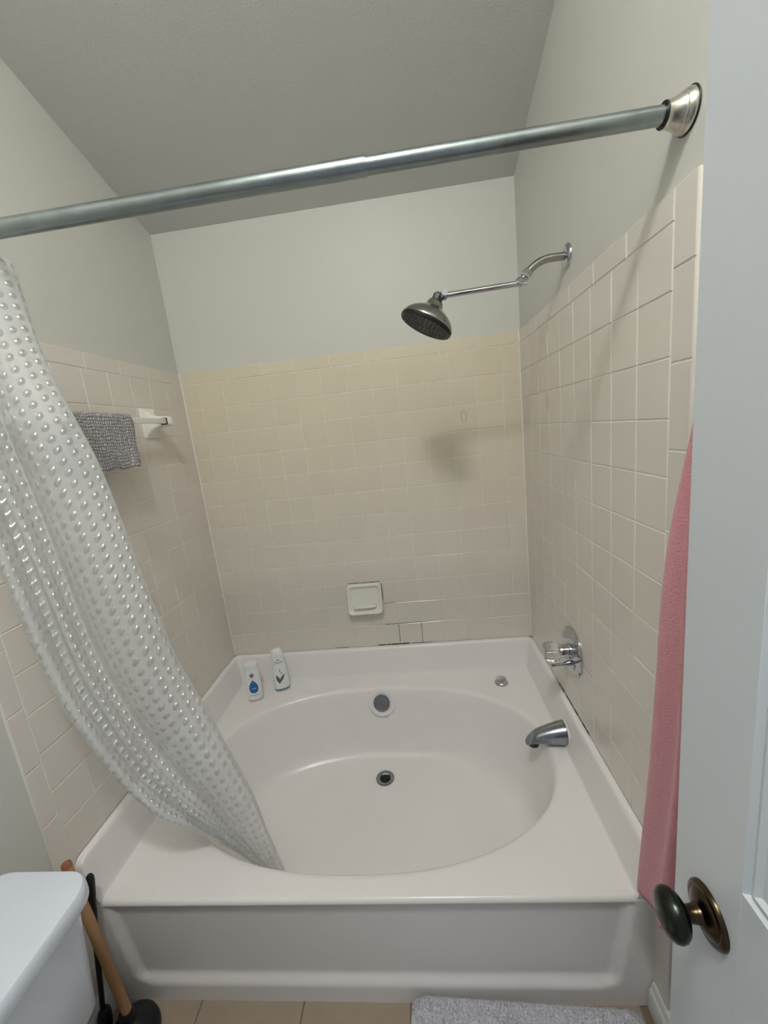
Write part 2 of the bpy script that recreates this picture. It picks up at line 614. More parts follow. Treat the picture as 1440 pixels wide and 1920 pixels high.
def rect_hit(t):
    x, y = se(AX, AY, CX, CY, t)
    dx, dy = x - CX, y - CY
    k = 1e9
    if dx > 1e-9: k = min(k, (RX1 - CX) / dx)
    if dx < -1e-9: k = min(k, (RX0 - CX) / dx)
    if dy > 1e-9: k = min(k, (RY1 - CY) / dy)
    if dy < -1e-9: k = min(k, (RY0 - CY) / dy)
    return (CX + dx * k, CY + dy * k)
b = nb()
rings = [[Vector((*rect_hit(t), ZD)) for t in angs]]
def ring(da, db, z, m=0.0):
    return [Vector((*se(da, db, CX + 0.006 * m, CY - 0.014 * m, t), z)) for t in angs]
for da, db, z, m in ((.646, .411, ZD, 0), (.639, .404, ZD - .0008, 0), (.632, .397, ZD - .0035, 0), (.626, .391, ZD - .009, 0), (.6225, .3875, ZD - .018, 0),
                     (.614, .380, .29, .1), (.598, .366, .22, .3), (.581, .350, .15, .5), (.567, .336, .105, .7), (.553, .322, .08, .8),
                     (.532, .302, .062, 1), (.500, .272, .0515, 1), (.45, .23, .047, 1), (.30, .15, .045, 1), (.12, .06, .044, 1)):
    rings.append(ring(da, db, z, m))
RV = [[b.verts.new(p) for p in r] for r in rings]
n = len(angs)
for A, B in zip(RV, RV[1:]):
    for k in range(n):
        j = (k + 1) % n
        b.faces.new((A[k], A[j], B[j], B[k]))
b.faces.new(RV[-1])
# tiling flange swept round the three walls
prof = [(OFF, ZD), (0.0405, ZD + .002), (0.039, ZD + .006), (0.0375, ZD + .014), (0.0215, ZF - .018), (0.0195, ZF - .008), (0.016, ZF - .002), (0.012, ZF), (0.0, ZF)]
rows = []
for o_, z_ in prof:
    r = []
    cap = lambda y, z: z
    st = [(YF, .030), (YF + .003, .014), (YF + .009, .006), (YF + .018, .0015), (YF + .03, 0)]
    zz = lambda d: max(min(z_, ZF - d), ZD)
    for y, d in st:
        r.append(Vector((o_, y, zz(d))))
    rc = 0.03 - o_ * 0.4
    for k in range(7):
        a = PI - k * PI / 12
        r.append(Vector((o_ + rc + rc * math.cos(a), -o_ - rc + rc * math.sin(a), z_)))
    for k in range(7):
        a = PI / 2 - k * PI / 12
        r.append(Vector((W - o_ - rc + rc * math.cos(a), -o_ - rc + rc * math.sin(a), z_)))
    for y, d in reversed(st):
        r.append(Vector((W - o_, y, zz(d))))
    rows.append(r)
V = grid(b, rows)
for e in (0, -1):
    c = [r[e] for r in V]
    x = 0.0 if e == 0 else W
    c.append(b.verts.new((x, YF, ZD)))
    b.faces.new(c)
# small fills behind the rounded deck corners
for (x, y) in ((OFF, -OFF), (W - OFF, -OFF)):
    sx = 1 if x < 0.5 else -1
    q = [b.verts.new(p) for p in ((x, y, ZD - .0004), (x + sx * .02, y, ZD - .0004), (x, y - .02, ZD - .0004))]
    b.faces.new(q)
# rounded front lip
lip = []
for k in range(7):
    a = k / 6 * PI / 2
    lip.append([Vector((x, YF + .012 - .012 * math.sin(a), ZD - .012 + .012 * math.cos(a))) for x in (0.0, OFF, 0.4, 0.8, 1.1, W - OFF, W)])
grid(b, lip)
bmesh.ops.remove_doubles(b, verts=b.verts, dist=1e-5)
body = mesh_obj('basin', b, M['tub'], tub, ang=50)

# apron: recessed panel between side ribs, kicked out at the foot
def sstep(x):
    x = max(0, min(1, x))
    return x * x * (3 - 2 * x)
b = nb()
rows = []
NX, NZ = 150, 60
for i in range(NZ + 1):
    z = (ZD - 0.012) * (1 - i / NZ)
    r = []
    for k in range(NX + 1):
        x = W * k / NX
        xl = 0.046 + (ZD - z) * 0.13
        dx = min(x - xl, W - xl - x)
        dz = z - 0.052
        dt = (ZD - 0.013) - z
        # rounded lower corners
        rc = 0.05
        if dx < rc and dz < rc:
            d = rc - math.hypot(rc - dx, rc - dz)
        else:
            d = min(dx, dz)
        s = sstep(d / (0.034 if dz < 0.09 and dz < dx else 0.014)) * sstep(dt / 0.010)
        y = YF + 0.015 * s
        r.append(Vector((x, y, z)))
    rows.append(r)
grid(b, rows)
mesh_obj('apron', b, M['tub'], tub, ang=60)

# overflow: dished surround, plate, screw
on = Vector((0, -0.965, 0.262)).normalized()
oc = Vector((0.729, -0.1585, 0.283))
b = nb()
lathe(b, [(0.062, -0.006), (0.061, 0.001), (0.056, 0.0035), (0.048, 0.0025), (0.044, 0.0005), (0.0, 0.0005)], oc, on, 40)
mesh_obj('overflow_surround', b, M['tub'], tub)
b = nb()
lathe(b, [(0.0375, 0.0), (0.0375, 0.006), (0.036, 0.0085), (0.030, 0.0095), (0.010, 0.0100), (0.0, 0.0100)], oc, on, 40)
ov = mesh_obj('overflow_plate', b, M['grey_chrome'], tub)
b = nb()
lathe(b, [(0.0055, 0.0100), (0.0055, 0.0120), (0.004, 0.0130), (0.0, 0.0128)], oc, on, 16)
mesh_obj('screw', b, M['screw'], ov)
# drain
dc = Vector((0.730, -0.327, 0.0465))
b = nb()
lathe(b, [(0.039, 0.0), (0.039, 0.0025), (0.036, 0.004), (0.029, 0.0035), (0.024, 0.0012), (0.0225, 0.0006)], dc, (0, 0, 1), 40, cap=False)
dr = mesh_obj('drain', b, M['grey_chrome'], tub)
b = nb()
lathe(b, [(0.0235, 0.0007), (0.015, 0.0009), (0.0, 0.0010)], dc, (0, 0, 1), 32)
mesh_obj('drain_hole', b, M['black_void'], dr)
b = nb()
box(b, dc.x - .0225, dc.x + .0225, dc.y - .0015, dc.y + .0015, dc.z + .001, dc.z + .0022)
box(b, dc.x - .0015, dc.x + .0015, dc.y - .0225, dc.y + .0225, dc.z + .001, dc.z + .0022)
mesh_obj('drain_cross', b, M['dark_plastic'], dr, smooth=False)
# chrome cap on the deck
kc = Vector((1.268, -0.150, ZD))
b = nb()
lathe(b, [(0.029, 0), (0.029, 0.004), (0.026, 0.008), (0.0235, 0.010), (0.0235, 0.017), (0.021, 0.022), (0.014, 0.025), (0.0, 0.026)], kc, (0, 0, 1), 36)
mesh_obj('deck_cap', b, M['chrome'], tub)

# ------------------------------------------------------------------ tub spout
PYL = -0.505
sp = thing('tub_spout', 'chrome tub spout over the right rim of the basin', 'spout', (1.41, PYL, 0.387))
b = nb()
path = [(1.4165, .387, .0395, .0405), (1.410, .387, .0405, .0415), (1.405, .387, .039, .040), (1.385, .3855, .037, .0375), (1.36, .3825, .033, .033), (1.335, .379, .029, .028),
        (1.315, .3755, .0255, .0235), (1.300, .371, .023, .020), (1.290, .364, .0205, .0165), (1.285, .357, .017, .011)]
rings = []
for i, (x, z, ry, rz) in enumerate(path):
    tilt = 0 if i < 7 else (i - 6) * 0.28
    rings.append([b.verts.new((x + math.sin(tilt) * rz * math.sin(a), PYL + ry * math.cos(a), z + math.cos(tilt) * rz * math.sin(a))) for a in [2 * PI * k / 28 for k in range(28)]])
for A, B in zip(rings, rings[1:]):
    for k in range(28):
        b.faces.new((A[k], A[(k + 1) % 28], B[(k + 1) % 28], B[k]))
b.faces.new(rings[0]); b.faces.new(rings[-1])
mesh_obj('spout_body', b, M['grey_chrome'], sp)
b = nb()
lathe(b, [(0.0185, 0.0), (0.0185, -0.014), (0.0155, -0.015), (0.0145, -0.006), (0, -0.006)], (1.304, PYL, 0.358), (0, 0.0, 1), 24)
mesh_obj('outlet', b, M['dark_plastic'], sp)
b = nb()
lathe(b, [(0.041, 0), (0.0425, 0.003), (0.041, 0.006), (0.036, 0.0065)], (1.4105, PYL, 0.387), (1, 0, 0), 32)
mesh_obj('caulk_ring', b, M['ceramic'], sp)

# ------------------------------------------------------------------ shower valve
va = thing('shower_valve', 'round chrome valve plate with a clear knob on the tiles', 'valve', (W, PYL, 0.70))
vc = Vector((W, PYL, 0.700))
b = nb()
lathe(b, [(0.080, 0.0005), (0.080, 0.004), (0.077, 0.0075), (0.060, 0.0105), (0.035, 0.012), (0.0, 0.012)], vc, (-1, 0, 0), 56)
mesh_obj('escutcheon', b, M['chrome'], va)
b = nb()
lathe(b, [(0.026, 0.010), (0.026, 0.016), (0.0225, 0.018), (0.0225, 0.046), (0.020, 0.050), (0.0, 0.050)], vc, (-1, 0, 0), 36)
mesh_obj('stem', b, M['chrome'], va)
b = nb()
seg = 48
prof = [(0.016, 0.044), (0.022, 0.047), (0.030, 0.055), (0.0325, 0.066), (0.032, 0.078), (0.029, 0.089), (0.022, 0.095), (0.0, 0.097)]
lathe(b, prof, vc, (-1, 0, 0), seg)
for v in b.verts:
    d = Vector((0, v.co.y - vc.y, v.co.z - vc.z))
    if d.length > 0.02:
        a = math.atan2(d.z, d.y)
        k = 1 + 0.05 * math.cos(a * 8)
        v.co.y = vc.y + d.y * k
        v.co.z = vc.z + d.z * k
kn = mesh_obj('knob', b, M['acrylic'], va)
b = nb()
lathe(b, [(0.0045, 0.0505), (0.0045, 0.080), (0.003, 0.082), (0, 0.082)], vc, (-1, 0, 0), 16)
mesh_obj('knob_core', b, M['chrome'], kn)
b = nb()
z = vc.z - 0.050
tube(b, [(W - 0.008, PYL, z + .006), (W - 0.020, PYL, z + .004), (W - 0.030, PYL, z + .002)], [0.010, 0.009, 0.006], 16)
tube(b, [(W - 0.028, PYL, z + .002), (W - 0.050, PYL, z), (W - 0.072, PYL, z - .001)], [0.0042, 0.0042, 0.0052], 14)
mesh_obj('diverter_lever', b, M['grey_chrome'], va)
for s in (-1, 1):
    b = nb()
    lathe(b, [(0.0045, 0.010), (0.0045, 0.0125), (0.0, 0.0135)], vc + Vector((0, s * 0.042, s * 0.03)), (-1, 0, 0), 14)
    mesh_obj('screw', b, M['screw'], va)

# ------------------------------------------------------------------ shower head on its arm
sh = thing('wall_shower', 'chrome shower head with dark face on a jointed wall arm', 'shower head', (W + PY, PYL, 1.90))
wc = Vector((W + PY, PYL, 1.900))
b = nb()
lathe(b, [(0.031, 0), (0.031, 0.003), (0.028, 0.007), (0.019, 0.010), (0.013, 0.0115), (0, 0.0115)], wc, (-1, 0, 0), 36)
mesh_obj('wall_flange', b, M['chrome'], sh)
arm = cr([(W + PY, PYL, 1.900), (1.425, PYL, 1.900), (1.398, PYL, 1.8995), (1.374, PYL, 1.893), (1.355, PYL, 1.882), (1.339, PYL, 1.868)], 30)
mesh_obj('wall_arm', tube(nb(), arm, 0.0105, 24), M['satin'], sh)
d1 = (arm[-1] - arm[-2]).normalized()
p = arm[-1]
b = nb()
lathe(b, [(0.0, -0.005), (0.0145, -0.004), (0.0155, 0.0), (0.0155, 0.011), (0.013, 0.014), (0.0095, 0.015), (0, 0.015)], p - d1 * 0.004, d1, 6)
mesh_obj('hex_nut', b, M['chrome'], sh, ang=20)
q = p + d1 * 0.026
b = nb()
tube(b, [p + d1 * 0.008, q], 0.0085, 16)
bmesh.ops.create_uvsphere(b, u_segments=20, v_segments=14, radius=0.0125, matrix=Matrix.Translation(q))
mesh_obj('ball_joint', b, M['chrome'], sh)
b = nb()
tube(b, [q + Vector((0, -.018, -.002)), q + Vector((0, .018, .002))], 0.0085, 16)
tube(b, [q + Vector((.004, -.014, -.010)), q + Vector((.018, -.016, -.012))], 0.004, 10)
mesh_obj('joint_clamp', b, M['chrome'], sh)
e = Vector((1.106, PYL, 1.842))
mesh_obj('extension_arm', tube(nb(), [q + Vector((-.004, 0, -.004)), e], 0.0078, 20), M['chrome'], sh)
b = nb()
tube(b, [e + Vector((0.002, -.016, .004)), e + Vector((0.002, .016, .004))], 0.0085, 18)
bmesh.ops.create_uvsphere(b, u_segments=20, v_segments=14, radius=0.0125, matrix=Matrix.Translation(e))
mesh_obj('end_joint', b, M['grey_chrome'], sh)
fn = Vector((-0.50, -0.06, -0.865)).normalized()
hc = Vector((1.047, PYL, 1.766))          # centre of the spray face
ax = -fn
b = nb()
lathe(b, [(0, 0.074), (0.0135, 0.074), (0.0155, 0.078), (0.0155, 0.094), (0.012, 0.098), (0, 0.098)], hc, ax, 8)
mesh_obj('swivel_nut', b, M['dark_plastic'], sh, ang=20)
b = nb()
lathe(b, [(0.076, 0.006), (0.0775, 0.010), (0.0765, 0.016), (0.071, 0.026), (0.060, 0.037), (0.046, 0.046), (0.033, 0.053), (0.026, 0.060), (0.0235, 0.068), (0.021, 0.074), (0.016, 0.077), (0, 0.077)], hc, ax, 56)
mesh_obj('head_shell', b, M['satin'], sh)
b = nb()
lathe(b, [(0.0785, 0.010), (0.0785, 0.003), (0.076, -0.001), (0.072, 0.0005), (0.058, 0.001), (0.0, 0.0015)], hc, ax, 56)
fc = mesh_obj('spray_face', b, M['black_rubber'], sh)
a_, u_, v_ = frame_of(ax)
b = nb()
for r, n in ((0.014, 7), (0.027, 13), (0.040, 19), (0.052, 25), (0.063, 30)):
    for k in range(n):
        t = 2 * PI * k / n
        lathe(b, [(0.0022, 0.002), (0.0019, -0.0022), (0, -0.0025)], hc + (u_ * math.cos(t) + v_ * math.sin(t)) * r, ax, 7, cap=False)
mesh_obj('nozzles', b, M['grey_rubber'], fc)

# ------------------------------------------------------------------ soap dish
so = thing('soap_dish', 'cream ceramic soap dish set into the back wall tiles', 'soap dish', (0.6865, 0, 0.73))
sx0, sx1, sz0, sz1 = 0.606, 0.770, 0.662, 0.801
def rrect(x0, x1, z0, z1, r, y, n=6):
    out = []
    for cx, cz, a0 in ((x1 - r, z1 - r, 0), (x0 + r, z1 - r, PI / 2), (x0 + r, z0 + r, PI), (x1 - r, z0 + r, 3 * PI / 2)):
        for k in range(n):
            a = a0 + k / (n - 1) * PI / 2
            out.append(Vector((cx + r * math.cos(a), y, cz + r * math.sin(a))))
    return out
b = nb()
loops = []
for ins, y, r in ((0, 0.001, .020), (0, -0.014, .020), (0.0025, -0.0195, .020), (0.007, -0.022, .019), (0.0115, -0.0205, .017), (0.016, -0.0155, .015), (0.020, -0.0115, .013), (0.027, -0.0100, .010)):
    loops.append([b.verts.new(p) for p in rrect(sx0 + ins, sx1 - ins, sz0 + ins * 1.0, sz1 - ins, r, y)])
for A, B in zip(loops, loops[1:]):
    for k in range(len(A)):
        j = (k + 1) % len(A)
        b.faces.new((A[k], A[j], B[j], B[k]))
b.faces.new(loops[-1])
# lower lip comes forward like a tray
for v in b.verts:
    t = max(0.0, min(1.0, (sz0 + 0.07 - v.co.z) / 0.07))
    if v.co.y < -0.009:
        v.co.y -= 0.030 * sstep(t)
mesh_obj('dish_body', b, M['ceramic'], so)
b = nb()
gp = cr([(0.640, -0.020, 0.694), (0.642, -0.044, 0.699), (0.656, -0.049, 0.701), (0.690, -0.050, 0.702), (0.718, -0.049, 0.702), (0.732, -0.044, 0.701), (0.734, -0.020, 0.696)], 30)
tube(b, gp, 0.0065, 14)
mesh_obj('grip_bar', b, M['ceramic'], so)
blob_strip('mildew_stain', (sx0 + .008, -0.0006, sz1 + .0015), (sx1 - .004, -0.0006, sz1 + .0015), 0.0016, so, M['mold'], nB, 26, 21)
blob_strip('mildew_stain', (sx1 + .0012, -0.0006, sz1 - .006), (sx1 + .0012, -0.0006, sz0 + .045), 0.0017, so, M['mold'], nB, 20, 22)

# ------------------------------------------------------------------ towel bar and washcloth
BZ, BX = 1.608, 0.072
tb = thing('towel_bar', 'white square towel bar with ceramic posts on the left wall', 'towel bar', (0, -0.57, BZ))
def post(yc, s):
    bm = nb()
    lp = []
    for x, h, yh, dy in ((0.0, .056, .044, 0), (0.006, .055, .043, 0), (0.010, .048, .036, 0), (0.018, .036, .027, 0), (0.030, .027, .022, 0), (0.045, .0215, .0185, 0), (0.060, .019, .018, 0),
                         (0.078, .018, .018, 0), (0.088, .016, .016, 0), (0.092, .011, .011, 0)):
        r = min(h, yh) * (0.12 if x < 0.012 else 0.55)
        q = rrect(yc - yh, yc + yh, BZ - h, BZ + h, r, x)
        lp.append([bm.verts.new((p.y, p.x, p.z)) for p in q])
    for A, B in zip(lp, lp[1:]):
        for k in range(len(A)):
            j = (k + 1) % len(A)
            bm.faces.new((A[k], A[j], B[j], B[k]))
    bm.faces.new(lp[-1])
    po = mesh_obj('post', bm, M['ceramic'], tb)
    # dark socket round the bar end
    bm = nb()
    box(bm, BX - .0125, BX + .0125, yc + s * 0.0183 - .0006, yc + s * 0.0183 + .0006, BZ - .0125, BZ + .0125, 0)
    mesh_obj('socket', bm, M['dark_plastic'], po, smooth=False)
post(-0.278, -1)
post(-0.868, 1)
b = nb()
box(b, BX - .0095, BX + .0095, -0.85, -0.296, BZ - .0095, BZ + .0095, 0.0015, 2)
mesh_obj('bar', b, M['ceramic'], tb)

wc_ = nb()
rows, uvs = [], []
NR, NC = 60, 46
fr_len, bk_len = 0.150, 0.13
arcr = 0.0145
tot = bk_len + PI * arcr + fr_len
for j in range(NC + 1):
    c = j / NC
    r, uv = [], []
    for i in range(NR + 1):
        s = i / NR * tot
        y = -0.492 - 0.245 * c
        if s < bk_len:
            x, z = BX - arcr, BZ + 0.003 - (bk_len - s)
            h = bk_len - s
        elif s < bk_len + PI * arcr:
            a = (s - bk_len) / arcr
            x, z = BX - arcr * math.cos(a), BZ + 0.003 + arcr * math.sin(a)
            h = 0
        else:
            h = s - bk_len - PI * arcr
            x, z = BX + arcr, BZ + 0.003 - h
        f = h / 0.15
        sgn = 1 if s > tot / 2 else -1
        x += sgn * 0.004 * f * (0.5 + 0.5 * math.sin(c * 13 + 0.6)) * (1 if sgn > 0 else 0.4) + (0.006 * f if sgn > 0 and c < .15 else 0)
        y += (-0.022 * f * (1 - c) if sgn > 0 else -0.005 * f) + 0.0025 * math.sin(s * 60 + 2) * (1 if c in (0, 1) else 0)
        z += 0.003 * math.sin(c * 17) * f - (0.004 * f * (1 - c))
        r.append(Vector((x, y, z)))
        uv.append((c * 0.245, s))
    rows.append(r)
    uvs.append(uv)
grid(wc_, rows, uvs)
wcl = mesh_obj('washcloth', wc_, M['waffle'], loc=(BX, -0.6, BZ), ang=180)
md = wcl.modifiers.new('thickness', 'SOLIDIFY'); md.thickness = 0.004; md.offset = 0
tag(wcl, 'grey knitted washcloth draped over the white towel bar', 'washcloth')

# ------------------------------------------------------------------ curtain rod
RY, RZ = -1.000, 1.9145
rd = thing('curtain_rod', 'galvanised steel shower curtain rod spanning the alcove', 'curtain rod', (W / 2, RY, RZ))
b = nb()
tube(b, [(0.0, RY, RZ), (0.945, RY, RZ)], 0.0152, 28)
mesh_obj('outer_tube', b, M['galv'], rd)
b = nb()
tube(b, [(0.93, RY, RZ), (W, RY, RZ)], 0.0133, 28)
mesh_obj('inner_tube', b, M['galv'], rd)
for xw, s in ((W + PY, -1), (-PY, 1)):
    b = nb()
    lathe(b, [(0.0285, 0.0), (0.0293, 0.003), (0.0285, 0.007), (0.0255, 0.0115), (0.0245, 0.0128), (0.0245, 0.0145), (0.0232, 0.016), (0.0205, 0.0225), (0.0182, 0.029), (0.0174, 0.034), (0.0174, 0.0365), (0.0155, 0.037), (0.015, 0.030)], (xw, RY, RZ), (s, 0, 0), 48, cap=False)
    fl = mesh_obj('end_flange', b, M['nickel'], rd)
    b = nb()
    lathe(b, [(0.0174, 0.036), (0.0180, 0.0375), (0.0174, 0.039), (0.013, 0.039)], (xw, RY, RZ), (s, 0, 0), 40, cap=False)
    mesh_obj('gasket', b, M['black_rubber'], fl)
    b = nb()
    lathe(b, [(0.030, 0.0), (0.0310, 0.0012), (0.030, 0.0025)], (xw, RY, RZ), (s, 0, 0), 40, cap=False)
    mesh_obj('pad', b, M['black_rubber'], fl)

# ------------------------------------------------------------------ shower curtain
cu = thing('shower_curtain', 'frosted vinyl shower curtain with raised dots, bunched at the left and hanging into the tub', 'shower curtain', (0.15, -0.96, RZ))
Lp = [(0.028, -0.990, 1.892), (0.030, -0.985, 1.60), (0.034, -0.975, 1.282), (0.058, -0.965, 0.964), (0.097, -0.955, 0.808), (0.137, -0.937, 0.665), (0.187, -0.922, 0.573), (0.236, -0.895, 0.503), (0.264, -0.842, 0.412), (0.302, -0.785, 0.275), (0.36, -0.75, 0.14)]
Rp = [(0.228, -0.975, 1.892), (0.242, -0.962, 1.70), (0.303, -0.952, 1.46), (0.332, -0.935, 1.181), (0.353, -0.915, 0.976), (0.384, -0.897, 0.83), (0.412, -0.876, 0.67), (0.436, -0.850, 0.50), (0.446, -0.828, 0.35), (0.453, -0.806, 0.22), (0.47, -0.78, 0.10)]
NV = 150
Lc, Rc = cr(Lp, NV), cr(Rp, NV)
# cross-section of the gathered sheet: (share of the way from left to right edge, metres towards the room)
sec = [(0, -.02), (.05, .012), (.12, .034), (.175, .030), (.165, -.004), (.145, -.028), (.20, -.032), (.29, .002), (.36, .030), (.405, .027), (.395, -.006), (.415, -.030),
       (.48, -.016), (.56, .010), (.70, .033), (.84, .035), (.95, .014), (1.0, -.018), (.975, -.046), (.90, -.058)]
NU = 230
sc = cr([(a, d_, 0) for a, d_ in sec], NU)
cum = [0.0]
for k in range(1, NU):
    cum.append(cum[-1] + math.hypot((sc[k].x - sc[k - 1].x) * 0.26, sc[k].y - sc[k - 1].y))
b = nb()
rows, uvs = [], []
vlen = 0.0
for i in range(NV):
    v = i / (NV - 1)
    A, B = Lc[i], Rc[i]
    if i:
        vlen += ((A + B) / 2 - (Lc[i - 1] + Rc[i - 1]) / 2).length
    ac = B - A
    nrm = Vector((0.55, -0.83, 0.0)).normalized()
    nrm = (nrm - ac.normalized() * nrm.dot(ac.normalized())).normalized()
    amp = 1.0 - 0.35 * v - 0.35 * sstep((v - 0.7) / 0.3)
    r, uv = [], []
    for j in range(NU):
        u = j / (NU - 1)
        wob = 0.018 * math.sin(v * 5.0 + u * 4.0) * math.sin(PI * u)
        wr = 0.0035 * math.sin(v * 30 + u * 17) * sstep((v - 0.45) / 0.4)
        P = A + ac * (sc[j].x + wob) + nrm * (amp * sc[j].y + wr)
        P.x = max(P.x, 0.006)
        r.append(P)
        uv.append((cum[j], vlen))
    rows.append(r)
    uvs.append(uv)
grid(b, rows, uvs)
mesh_obj('curtain_sheet', b, M['vinyl'], cu, ang=180)
for k in range(7):
    x = 0.045 + k * 0.030
    b = nb()
    pts = [(x + 0.002 * math.cos(t), RY + 0.021 * math.sin(t), RZ - 0.006 + 0.027 * math.cos(t)) for t in [2 * PI * i / 24 for i in range(25)]]
    tube(b, pts, 0.0018, 8, cap=False)
    mesh_obj('ring', b, M['white_plastic'], cu)

# ------------------------------------------------------------------ bottles
def text_mesh(s, size, shear=0.0):
    cv = bpy.data.curves.new('print', 'FONT')
    cv.body = s
    cv.size = size
    cv.shear = shear
    cv.align_x = 'CENTER'
    cv.resolution_u = 3
    o = bpy.data.objects.new('print', cv)
    COL.objects.link(o)
    dg = bpy.context.evaluated_depsgraph_get()
    me = bpy.data.meshes.new_from_object(o.evaluated_get(dg))
    bpy.data.objects.remove(o)
    bpy.data.curves.remove(cv)
    V = [tuple(v.co[:2]) for v in me.vertices]
    F = [tuple(p.vertices) for p in me.polygons]
    bpy.data.meshes.remove(me)
    return V, F

def poly(pts):
    return [tuple(p) for p in pts], [tuple(range(len(pts)))]

class Bottle:
    def __init__(self, name, label, base, rz, prof):
        self.root = thing(name, label, 'bottle', base)
        self.mx = Matrix.Translation(Vector(base)) @ Matrix.Rotation(rz, 4, 'Z')
        self.prof = prof                                   # [(z, half width, half depth)]
    def size(self, z):
        P = self.prof
        for (a, b) in zip(P, P[1:]):
            if a[0] <= z <= b[0]:
                t = (z - a[0]) / max(1e-9, b[0] - a[0])
                return a[1] + (b[1] - a[1]) * t, a[2] + (b[2] - a[2]) * t
        return P[-1][1:]
    def shell(self, name, prof, m, parent=None, close=True, seg=36):
        bm = nb()
        rg = []
        for z, a, d in prof:
            rg.append([bm.verts.new(self.mx @ Vector((a * math.copysign(abs(math.cos(t)) ** .85, math.cos(t)), d * math.copysign(abs(math.sin(t)) ** .85, math.sin(t)), z))) for t in [2 * PI * k / seg for k in range(seg)]])
        for A, B in zip(rg, rg[1:]):
            for k in range(seg):
                bm.faces.new((A[k], A[(k + 1) % seg], B[(k + 1) % seg], B[k]))
        if close:
            bm.faces.new(rg[0]); bm.faces.new(rg[-1])
        return mesh_obj(name, bm, m, parent or self.root)
    def decal(self, name, VF, ox, oz, m, parent, lift=0.0007):
        """flat print wrapped round the front face"""
        bm = nb()
        V, F = VF
        vs = []
        for (x, z) in V:
            x, z = x + ox, z + oz
            a, d = self.size(z)
            q = max(-0.97, min(0.97, x / a))
            t = math.acos(math.copysign(abs(q) ** (1 / .85), q))
            y = -d * abs(math.sin(t)) ** .85 - lift
            vs.append(bm.verts.new(self.mx @ Vector((x, y, z))))
        for f in F:
            try:
                bm.faces.new([vs[i] for i in f])
            except ValueError:
                pass
        bmesh.ops.triangulate(bm, faces=bm.faces)
        return mesh_obj(name, bm, m, parent, smooth=False)

RZB = math.radians(20)
p1 = [(0.012, .032, .020), (0.020, .0335, .021), (0.06, .0345, .0215), (0.10, .034, .021), (0.135, .032, .020), (0.158, .030, .019)]
B1 = Bottle('shampoo_bottle', 'white bottle with a blue drop on its label on the tub corner', (0.155, -0.170, ZD), RZB, p1)
bd = B1.shell('body', p1, M['white_plastic'])
B1.shell('foot', [(0.0, .029, .018), (0.004, .031, .0195), (0.012, .032, .020)], M['pink_base'])
B1.shell('cap', [(0.158, .0305, .0195), (0.160, .0315, .0205), (0.176, .0325, .0205), (0.185, .0335, .0195), (0.188, .032, .018), (0.189, .028, .014)], M['white_plastic'])
# a drop with many columns so that it follows the curve
def filled(shape, cx=0.0, n=9):
    """split an outline given as [(halfwidth, z)] rows into strips"""
    V, F = [], []
    for hw, z in shape:
        for k in range(n):
            V.append((cx + hw * (2 * k / (n - 1) - 1), z))
    for i in range(len(shape) - 1):
        for k in range(n - 1):
            a = i * n + k
            F.append((a, a + 1, a + n + 1, a + n))
    return V, F
dshape = [(hw * 1.14, 0.045 + (z - 0.0368) * 1.06) for hw, z in [(0.0004, 0.098), (0.003, 0.094), (0.0075, 0.088), (0.0125, 0.080), (0.016, 0.071), (0.0172, 0.062), (0.0168, 0.054), (0.015, 0.046), (0.011, 0.040), (0.006, 0.0375), (0.0015, 0.0368)]]
dp = B1.decal('drop_print', filled(dshape), 0, 0, M['blue_print'], bd)
B1.decal('drop_highlight', filled([(0.001, 0.0935), (0.003, 0.0905), (0.003, 0.088), (0.001, 0.086)]), 0, 0.009, M['light_blue_print'], dp, 0.0011)
B1.decal('drop_band', filled([(0.009, 0.061), (0.010, 0.058), (0.009, 0.055)]), 0, 0.010, M['light_blue_print'], dp, 0.0011)
crest = [(0.001, 0.127), (0.004, 0.1255), (0.0075, 0.121), (0.0085, 0.117), (0.007, 0.113), (0.003, 0.1105), (0.0008, 0.110)]
V, F = filled(crest)
for hx, hz in ((-0.009, 0.128), (0.0, 0.1335), (0.009, 0.128)):
    v2, f2 = filled([(0.0004, hz), (0.0028, hz - .004), (0.0012, hz - .0085)], hx * 0.85, 5)
    F += [tuple(i + len(V) for i in f) for f in f2]
    V += v2
B1.decal('crest_print', (V, F), 0, 0.012, M['grey_print'], bd)
def squiggle(x0, x1, z, h, n, seed):
    """tiny unreadable line of letters: short upright strokes of unequal height"""
    rnd = random.Random(seed)
    V, F = [], []
    w = (x1 - x0) / n
    for k in range(n):
        a = x0 + k * w
        hh = h * rnd.choice((0.6, 0.6, 0.65, 1.0))
        for (xa, xb, za, zb) in ((a, a + w * .28, z, z + hh), (a + w * .28, a + w * .7, z + (h * .5 if k % 2 else 0), z + (h * .66 if k % 2 else h * .17))):
            i = len(V)
            V += [(xa, za), (xb, za), (xb, zb), (xa, zb)]
            F.append((i, i + 1, i + 2, i + 3))
    return V, F
B1.decal('small_print', squiggle(-0.014, 0.014, 0.1025, 0.0035, 9, 1), 0, 0.012, M['grey_print'], bd)
B1.decal('small_print', squiggle(-0.019, 0.019, 0.024, 0.0068, 9, 2), 0, 0.009, M['dark_print'], bd)
B1.decal('small_print', squiggle(-0.005, 0.005, 0.0165, 0.003, 4, 3), 0, 0.008, M['grey_print'], bd)

